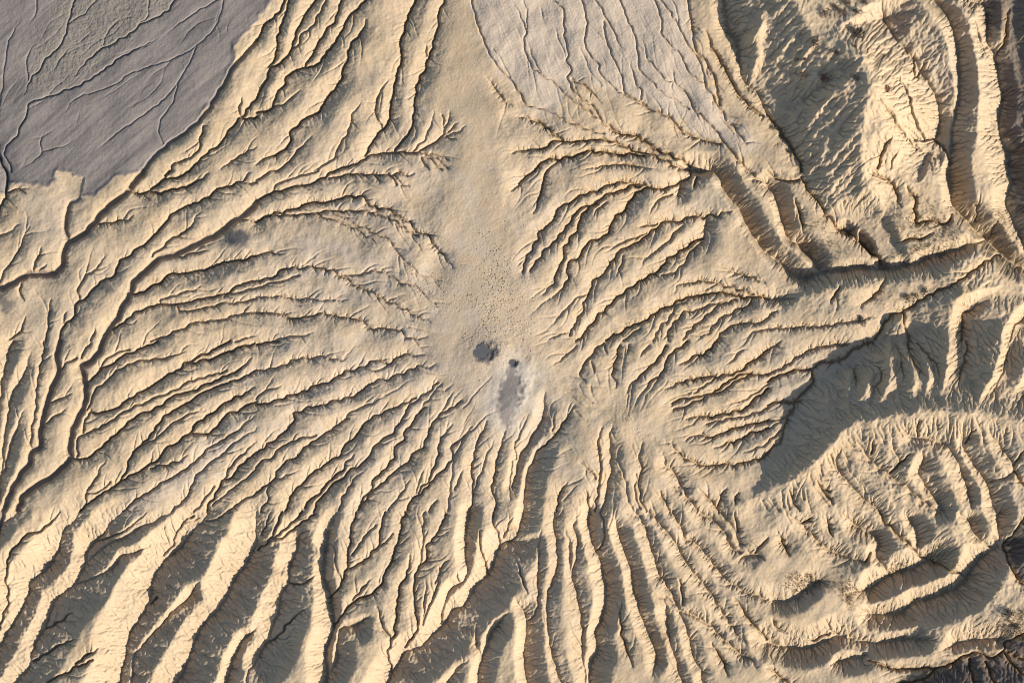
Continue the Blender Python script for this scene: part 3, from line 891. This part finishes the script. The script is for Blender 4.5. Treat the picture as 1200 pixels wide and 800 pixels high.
col = mixc(nt, col, (.36, .235, .115), math_(nt, 'MULTIPLY', a2.outputs[1], .85))
bc = node(nt, 'ShaderNodeHueSaturation'); nt.links.new(col, bc.inputs['Color'])
val = math_(nt, 'ADD', math_(nt, 'MULTIPLY', n_fine, .34), .83); nt.links.new(val, bc.inputs['Value'])
nt.links.new(bc.outputs[0], b.inputs['Base Color'])
bp = node(nt, 'ShaderNodeBump'); bp.inputs['Strength'].default_value = .35; bp.inputs['Distance'].default_value = .12
nt.links.new(noise_n(nt, 5.0, 3, .6, pos), bp.inputs['Height']); nt.links.new(bp.outputs[0], b.inputs['Normal'])

ang = np.arctan2(GY - 410, GX - 570); rn = np.random.default_rng(77); radial = sum(rn.uniform(.3, 1) * np.sin(f * (ang + .0016 * cone) + rn.uniform(0, 6.3)) for f in (9, 14, 23, 31, 44)) / 1.6 + .6 * noise(10, 60, 63)
# attribute values
scrub = np.maximum.reduce([spot(940, 682, 24, 9, 0, 4, .6), spot(992, 693, 20, 12, 35, 4, .6), spot(1052, 667, 10, 6, 0, 3, .6), spot(1095, 268, 60, 22, 10, 6, .7) * .6,
    spot(1175, 270, 14, 35, 0, 5, .6) * .7, spot(1190, 730, 30, 14, -20, 4, .6), spot(1085, 292, 40, 8, -12, 3, .6) * .7, spot(1105, 655, 30, 8, 30, 4, .6) * .6,
    spot(965, 285, 40, 20, 40, 6, .7) * .5, spot(870, 640, 30, 15, 20, 6, .7) * .4])
pink = np.clip(flow_m + .5 * spot(470, 370, 170, 190, 20, 22, .7) * (.7 + .3 * noise(20, 90, 62)) + .35 * np.clip(radial, 0, 1) * sstep(40, 120, cone) * sstep(420, 250, cone) + .8 * streak + .5 * pale_left + .3 * vent_halo, 0, 1)
mudv = np.clip(mud_m + .8 * tongue_m + .75 * bed * sstep(330, 60, GX) + .5 * bed + .45 * whalo + .55 * vent_halo * 0 + .0, 0, 1)
darkv = np.clip(.9 * dark + .22 * tongue_m * (.9 + .1 * noise(4, 20, 31)) + .4 * spot(598, 424, 7, 6, 0, 1, .5), 0, 1)
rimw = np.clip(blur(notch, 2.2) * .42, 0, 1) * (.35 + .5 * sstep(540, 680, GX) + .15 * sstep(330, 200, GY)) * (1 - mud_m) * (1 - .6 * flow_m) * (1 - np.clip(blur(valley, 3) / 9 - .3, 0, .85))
A1 = np.stack([mudv, pink, darkv, np.clip(crust + 0 * mudv, 0, 1)], -1)
A2 = np.stack([np.clip(halo_m * .5 + whalo * .4, 0, 1) * (1 - .8 * tongue_m), np.clip(.75 * rock_m + rock2 + grav, 0, 1), np.clip(.6 * scrub, 0, 1), np.clip(rimw, 0, 1)], -1)

# ------------------------------------------------------------------ the ground meshes
C = bpy.context.scene.collection
def grid_object(name, label, cellmask):
    vi = np.arange(N).reshape(NY, NX)
    q = np.stack([vi[1:, :-1], vi[1:, 1:], vi[:-1, 1:], vi[:-1, :-1]], -1)[cellmask]
    used = np.unique(q); remap = np.full(N, -1, np.int64); remap[used] = np.arange(len(used)); q = remap[q]
    co = np.stack([(GX.ravel()[used] - 600) * PX, (400 - GY.ravel()[used]) * PX, H.ravel()[used] * PX], -1).astype(np.float32)
    me = bpy.data.meshes.new(name)
    me.vertices.add(len(used)); me.vertices.foreach_set('co', co.ravel())
    nf = len(q); me.loops.add(nf * 4); me.loops.foreach_set('vertex_index', q.ravel().astype(np.int32))
    me.polygons.add(nf); me.polygons.foreach_set('loop_start', np.arange(0, nf * 4, 4, dtype=np.int32))
    me.polygons.foreach_set('use_smooth', np.ones(nf, bool))
    for nm, arr in (('MudA', A1), ('MudB', A2)):
        at = me.color_attributes.new(nm, 'FLOAT_COLOR', 'POINT')
        at.data.foreach_set('color', arr.reshape(-1, 4)[used].astype(np.float32).ravel())
    me.update(calc_edges=True); me.materials.append(mat_ground)
    o = bpy.data.objects.new(name, me); C.objects.link(o)
    o['label'] = label; o['kind'] = 'structure'
    return o
cell = lambda a: a[:-1, :-1]
is_mud = cell(mud_d) > 0
is_flow = (cell(flow_m) > .5) & ~is_mud
is_stream = (cell(tongue_m) > .5)
grid_object('terrain', 'tan eroded slopes cut by branching gullies', ~(is_mud | is_flow | is_stream))
grid_object('mud_flat', 'smooth grey dried mud flat with thin cracks', is_mud)
grid_object('mud_flow', 'pale pinkish mud flow with long thin drainage cracks', is_flow)
grid_object('mud_stream', 'grey tongue of fresh mud below the vents', is_stream)
# country beyond the traced ground
def outer():
    XE, YE = float(GX[0, -1]), float(GY[-1, 0])
    xs = sorted(set(list(range(-3064, X0, 60)) + [float(v) for v in np.linspace(X0, XE, 45)] + [XE + 40 + 60 * i for i in range(50)]))
    ys = sorted(set(list(range(-3064, Y0, 60)) + [float(v) for v in np.linspace(Y0, YE, 33)] + [YE + 40 + 60 * i for i in range(50)]))
    vs, fs = [], []
    for y in ys:
        for x in xs:
            cx = min(max(x, X0), XE); cy = min(max(y, Y0), YE)
            z = H[min(NY - 1, int(round((cy - Y0) * S))), min(NX - 1, int(round((cx - X0) * S)))]; d = math.hypot(x - cx, y - cy)
            z += min(1, d / 300) * 14 * (math.sin(x * .011 + 2 * math.sin(y * .007)) + math.sin(y * .013 + x * .004)) - .6 - min(1, d / 400) * 8
            if d == 0: z = H[min(NY - 1, int(round((cy - Y0) * S))), min(NX - 1, int(round((cx - X0) * S)))]
            vs.append(((x - 600) * PX, (400 - y) * PX, z * PX))
    w = len(xs)
    for j in range(len(ys) - 1):
        for i in range(w - 1):
            if X0 <= xs[i] < XE - .5 and Y0 <= ys[j] < YE - .5: continue
            fs.append(((j + 1) * w + i, (j + 1) * w + i + 1, j * w + i + 1, j * w + i))
    me = bpy.data.meshes.new('outlying_ground'); me.from_pydata(vs, [], fs); me.materials.append(mat_ground)
    me.polygons.foreach_set('use_smooth', np.ones(len(fs), bool))
    for nm in ('MudA', 'MudB'):
        at = me.color_attributes.new(nm, 'FLOAT_COLOR', 'POINT'); at.data.foreach_set('color', np.tile([0, 0, 0, 0.], len(vs)))
    o = bpy.data.objects.new('outlying_ground', me); C.objects.link(o); o['kind'] = 'structure'; o['label'] = 'bare tan hills beyond the gullies'
outer()

def hz(px, py):
    return float(H[int(round((py - Y0) * S)), int(round((px - X0) * S))]) * PX
def wpos(px, py, dz=0): return ((px - 600) * PX, (400 - py) * PX, hz(px, py) + dz)

# ------------------------------------------------------------------ mud pools in the vents
def flat_mat(name, col, rough=.9, spec=.2, var=.25, scale=4):
    m, nt = new_mat(name); b = principled(nt, rough, spec)
    g = node(nt, 'ShaderNodeNewGeometry')
    c = mixc(nt, tuple(v * (1 - var) for v in col), tuple(v * (1 + var) for v in col), noise_n(nt, scale, 3, .6, g.outputs['Position']))
    nt.links.new(c, b.inputs['Base Color']); return m
m_wet = flat_mat('wet_mud', (.088, .087, .088), .6, .35, .25, 1.5)
def link(o, parent=None, **kw):
    C.objects.link(o); o.parent = parent
    for k, v in kw.items(): o[k] = v
    return o
def mud_pool(x, y, rx, ry, seed, label):
    r = random.Random(seed); n = 40; ph = [r.uniform(0, 6.3) for _ in range(4)]
    vs, fs = [(0, 0, .02)], []
    rings = (.3, .6, .85, 1.0)
    for k, f in enumerate(rings):
        for i in range(n):
            a = i / n * 2 * math.pi
            w = 1 + .13 * math.sin(2 * a + ph[0]) + .09 * math.sin(3 * a + ph[1]) + .05 * math.sin(7 * a + ph[2])
            vs.append((f * w * rx * PX * math.cos(a), f * w * ry * PX * math.sin(a), .03 * math.sin(f * 14 + ph[3])))
    for i in range(n): fs.append((0, 1 + i, 1 + (i + 1) % n))
    for k in range(len(rings) - 1):
        for i in range(n):
            j = (i + 1) % n; a = 1 + k * n; b_ = a + n
            fs.append((a + i, b_ + i, b_ + j, a + j))
    me = bpy.data.meshes.new('mud_pool'); me.from_pydata(vs, [], fs); me.materials.append(m_wet)
    me.polygons.foreach_set('use_smooth', np.ones(len(fs), bool))
    o = bpy.data.objects.new('mud_pool', me); jy, jx = int((y - Y0) * S), int((x - X0) * S); zz = float(H[jy - 2:jy + 3, jx - 2:jx + 3].mean()) * PX
    o.location = ((x - 600) * PX, (400 - y) * PX, zz + .16)
    link(o, label=label, category='mud pool', group='mud pools of the central vents')
mud_pool(567.5, 411, 11, 10, 3, 'round dark grey mud pool filling the larger vent')
mud_pool(599, 423, 5, 4, 5, 'small dark mud pool at the head of the grey mud tongue')

# ------------------------------------------------------------------ dry shrubs
def shrub_mesh(seed, n=420):
    r = random.Random(seed); vs, fs = [], []
    lobes = [(r.uniform(-.5, .5), r.uniform(-.5, .5), r.uniform(.15, .5), r.uniform(.35, .6)) for _ in range(7)]
    for _ in range(n):
        cx, cy, cz, rr = r.choice(lobes)
        a, b_ = r.uniform(0, 6.283), math.acos(r.uniform(-.2, 1)); q = rr * r.uniform(.4, 1) ** .5
        x, y, z = cx + q * math.cos(a) * math.sin(b_), cy + q * math.sin(a) * math.sin(b_), max(.02, cz + q * math.cos(b_) * .8)
        sz = r.uniform(.05, .13); t = [r.gauss(0, 1) for _ in range(6)]
        k = len(vs); vs += [(x, y, z), (x + t[0] * sz, y + t[1] * sz, z + abs(t[2]) * sz * .6), (x + t[3] * sz, y + t[4] * sz, z + t[5] * sz * .6)]
        fs.append((k, k + 1, k + 2))
    me = bpy.data.meshes.new('shrub_foliage'); me.from_pydata(vs, [], fs); return me
def stem_mesh(seed):
    r = random.Random(seed); vs, fs = [], []
    for _ in range(7):
        a = r.uniform(0, 6.28); l = r.uniform(.3, .75); w = .04
        tx, ty, tz = l * .7 * math.cos(a), l * .7 * math.sin(a), l * .8
        k = len(vs)
        for i in range(4):
            b_ = i * math.pi / 2; vs.append((w * math.cos(b_), w * math.sin(b_), -.15))
        for i in range(4):
            b_ = i * math.pi / 2; vs.append((tx + .4 * w * math.cos(b_), ty + .4 * w * math.sin(b_), tz))
        for i in range(4):
            j = (i + 1) % 4; fs.append((k + i, k + j, k + 4 + j, k + 4 + i))
    me = bpy.data.meshes.new('shrub_stems'); me.from_pydata(vs, [], fs); return me
m_shrub = [flat_mat('dark_scrub', (.06, .052, .042)), flat_mat('brown_scrub', (.15, .105, .07)), flat_mat('rust_scrub', (.22, .10, .06))]
m_stem = flat_mat('dry_wood', (.10, .075, .055))
sm = []
for k in range(3):
    for v in range(3):
        me = shrub_mesh(10 * k + v); me.materials.append(m_shrub[k]); sm.append(me)
stm = stem_mesh(5); stm.materials.append(m_stem)
SHRUBS = [(962, 20, 5.5, 1, 'large brown shrub at the outer edge of the knoll cluster, top right'),
 (975, 11, 3.4, 1, 'small brown shrub just above its larger twin in the knoll cluster'), (987, 7, 4, 1, 'round brown shrub highest of the knoll cluster but one'),
 (982, 17, 4.4, 1, 'brown shrub in the middle of the knoll cluster'), (1010, 5, 3.6, 0, 'dark shrub on the knoll closest to the upper frame edge'),
 (1001, 18, 4, 0, 'dark round shrub between the knoll cluster and the big black bush'), (1000, 41, 7.5, 0, 'largest blackish bush with a ragged outline on the pale knoll'),
 (952, 55, 5, 0, 'dark shrub at the foot of the pale knoll beside shaded slope'), (997, 59, 2.6, 1, 'tiny brown shrub just below the largest blackish bush'),
 (975, 66, 3.6, 0, 'dark shrub on pale streak below the knoll'), (932, 74, 3, 0, 'small dark shrub farthest out on the shaded slope'),
 (942, 73, 2.6, 1, 'tiny brown shrub beside a dark one on the shaded slope'), (939, 91, 4.2, 1, 'brown shrub below a tiny pair on the shaded slope'),
 (962, 96, 5, 2, 'rusty red shrub on the shaded slope'), (995, 95, 4, 0, 'dark shrub in the shade beside the sunlit ridge edge'),
 (1035, 108, 4.6, 2, 'rusty brown shrub alone on the sunlit ridge flank'), (1069, 81, 3, 1, 'brown shrub, larger of a pair above the curved gully'),
 (1076, 87, 2.2, 1, 'smaller brown shrub of a pair above the curved gully'), (907, 149, 3, 1, 'brown shrub on the narrow spur rim, upper of two'),
 (926, 176, 3, 0, 'dark shrub on the narrow spur rim, lower of two'), (1061, 348, 4.8, 1, 'largest brown shrub of three in a row on the ridge'),
 (1072, 346, 3.4, 1, 'middle shrub of three in a row on the ridge'), (1083, 341, 4.2, 0, 'dark shrub of three in a row nearest the ravine'),
 (1008, 376, 5, 0, 'dark bush at the rim of the small gully under the long ridge'), (1192, 316, 3.6, 1, 'brown shrub beside the outflow gully at the frame edge'),
 (1179, 718, 6, 0, 'big dark bush, upper of two near the bottom ravine'), (1185, 734, 5, 0, 'dark bush, lower of two near the bottom ravine')]
for i, (x, y, r_, k, lab) in enumerate(SHRUBS):
    e = bpy.data.objects.new('shrub', None); e.location = wpos(x, y, -.03); e.scale = (r_ * PX * 1.5,) * 3; e.rotation_euler = (0, 0, i * 1.7)
    link(e, label=lab, category='shrub', group='dry shrubs dotted over the ridges'); e.empty_display_size = .3
    link(bpy.data.objects.new('foliage', sm[3 * k + i % 3]), e); link(bpy.data.objects.new('stem', stm), e)

# ------------------------------------------------------------------ loose ground cover
def scatter(name, label, mask, n, mk, mat, seed):
    r = np.random.default_rng(seed); p = mask.ravel() / mask.sum(); ii = r.choice(N, n, p=p)
    vs, fs = [], []
    for q in ii:
        x = (q % NX) / S + X0 + r.uniform(-.4, .4); y = (q // NX) / S + Y0 + r.uniform(-.4, .4)
        if not (-50 < x < 1250 and -50 < y < 850): continue
        mk(r, np.array(wpos(x, y)), vs, fs)
    me = bpy.data.meshes.new(name); me.from_pydata(vs, [], fs); me.materials.append(mat)
    link(bpy.data.objects.new(name, me), label=label, kind='stuff')
def tuft(r, p, vs, fs):
    for _ in range(7):
        k = len(vs); a = r.uniform(0, 6.28); l = r.uniform(.12, .42); w = r.uniform(.03, .07)
        q = p + np.array([r.normal(0, .12), r.normal(0, .12), -.03]); d = np.array([math.cos(a) * l * .7, math.sin(a) * l * .7, l])
        s = np.array([-math.sin(a) * w, math.cos(a) * w, 0]); vs += [tuple(q - s), tuple(q + s), tuple(q + d)]; fs.append((k, k + 1, k + 2))
def stone(r, p, vs, fs):
    k = len(vs); s = r.uniform(.06, .2) * np.array([r.uniform(.7, 1.4), r.uniform(.7, 1.4), r.uniform(.5, .9)])
    for d in ((1, 0, 0), (0, 1, 0), (-1, 0, 0), (0, -1, 0), (0, 0, 1), (0, 0, -.7)):
        vs.append(tuple(p + s * (np.array(d) + r.uniform(-.3, .3, 3))))
    for i in range(4): fs.extend([(k + i, k + (i + 1) % 4, k + 4), (k + (i + 1) % 4, k + i, k + 5)])
scatter('dry_grass', 'brown dry grass tufts along the gully rims', np.clip(scrub - .2, 0, 1) ** 1.6, 1500, tuft, flat_mat('dry_grass', (.23, .165, .09), var=.45), 3)
scatter('gravel', 'pale and grey stones on the dark gullied bank', np.clip(.6 * grav + .4 * spot(1190, 752, 16, 10, -20, 4, .6) * 3, 0, 1), 260, stone, flat_mat('pale_stone', (.42, .39, .36), var=.4, scale=1), 4)
scatter('mud_crumbs', 'small crumbs of dried mud around the vents', np.clip(crumb, 0, 1) ** 2, 1000, stone, flat_mat('mud_crumb', (.38, .29, .19), var=.2, scale=1), 5)

# ------------------------------------------------------------------ camera, sun, sky
cam = bpy.data.cameras.new('camera'); co = bpy.data.objects.new('camera', cam); C.objects.link(co)
CH = 640.0
co.location = (0, 0, CH - 3); co.rotation_euler = (0, 0, 0)
cam.sensor_width = 36; cam.sensor_fit = 'HORIZONTAL'; cam.lens = 36 * CH / (1200 * PX); cam.clip_end = 5000; cam.clip_start = 1
bpy.context.scene.camera = co
EL, SX, SY = 26.5, 1.0, -0.55
sd = bpy.data.lights.new('sun', 'SUN'); sd.energy = 4.6; sd.angle = math.radians(.55); sd.color = (1, .93, .82)
so = bpy.data.objects.new('sun', sd); C.objects.link(so)
az = math.atan2(SX, SY)                                   # clockwise from +y
so.rotation_euler = (math.radians(90 - EL), 0, -az + math.pi)
so.location = (0, 0, 300)
W = bpy.data.worlds.new('World'); bpy.context.scene.world = W; W.use_nodes = True
wn = W.node_tree; bg = wn.nodes['Background']
sk = wn.nodes.new('ShaderNodeTexSky'); sk.sky_type = 'NISHITA'; sk.sun_disc = False
sk.sun_elevation = math.radians(EL); sk.sun_rotation = az
wn.links.new(sk.outputs[0], bg.inputs[0]); bg.inputs[1].default_value = 0.105
vs = bpy.context.scene.view_settings
vs.view_transform = 'Standard'; vs.look = 'None'; vs.gamma = 1; vs.use_curve_mapping = False; vs.exposure = 0.6
bpy.context.scene.cycles.max_bounces = 2; bpy.context.scene.cycles.diffuse_bounces = 1; bpy.context.scene.cycles.filter_width = 1.0
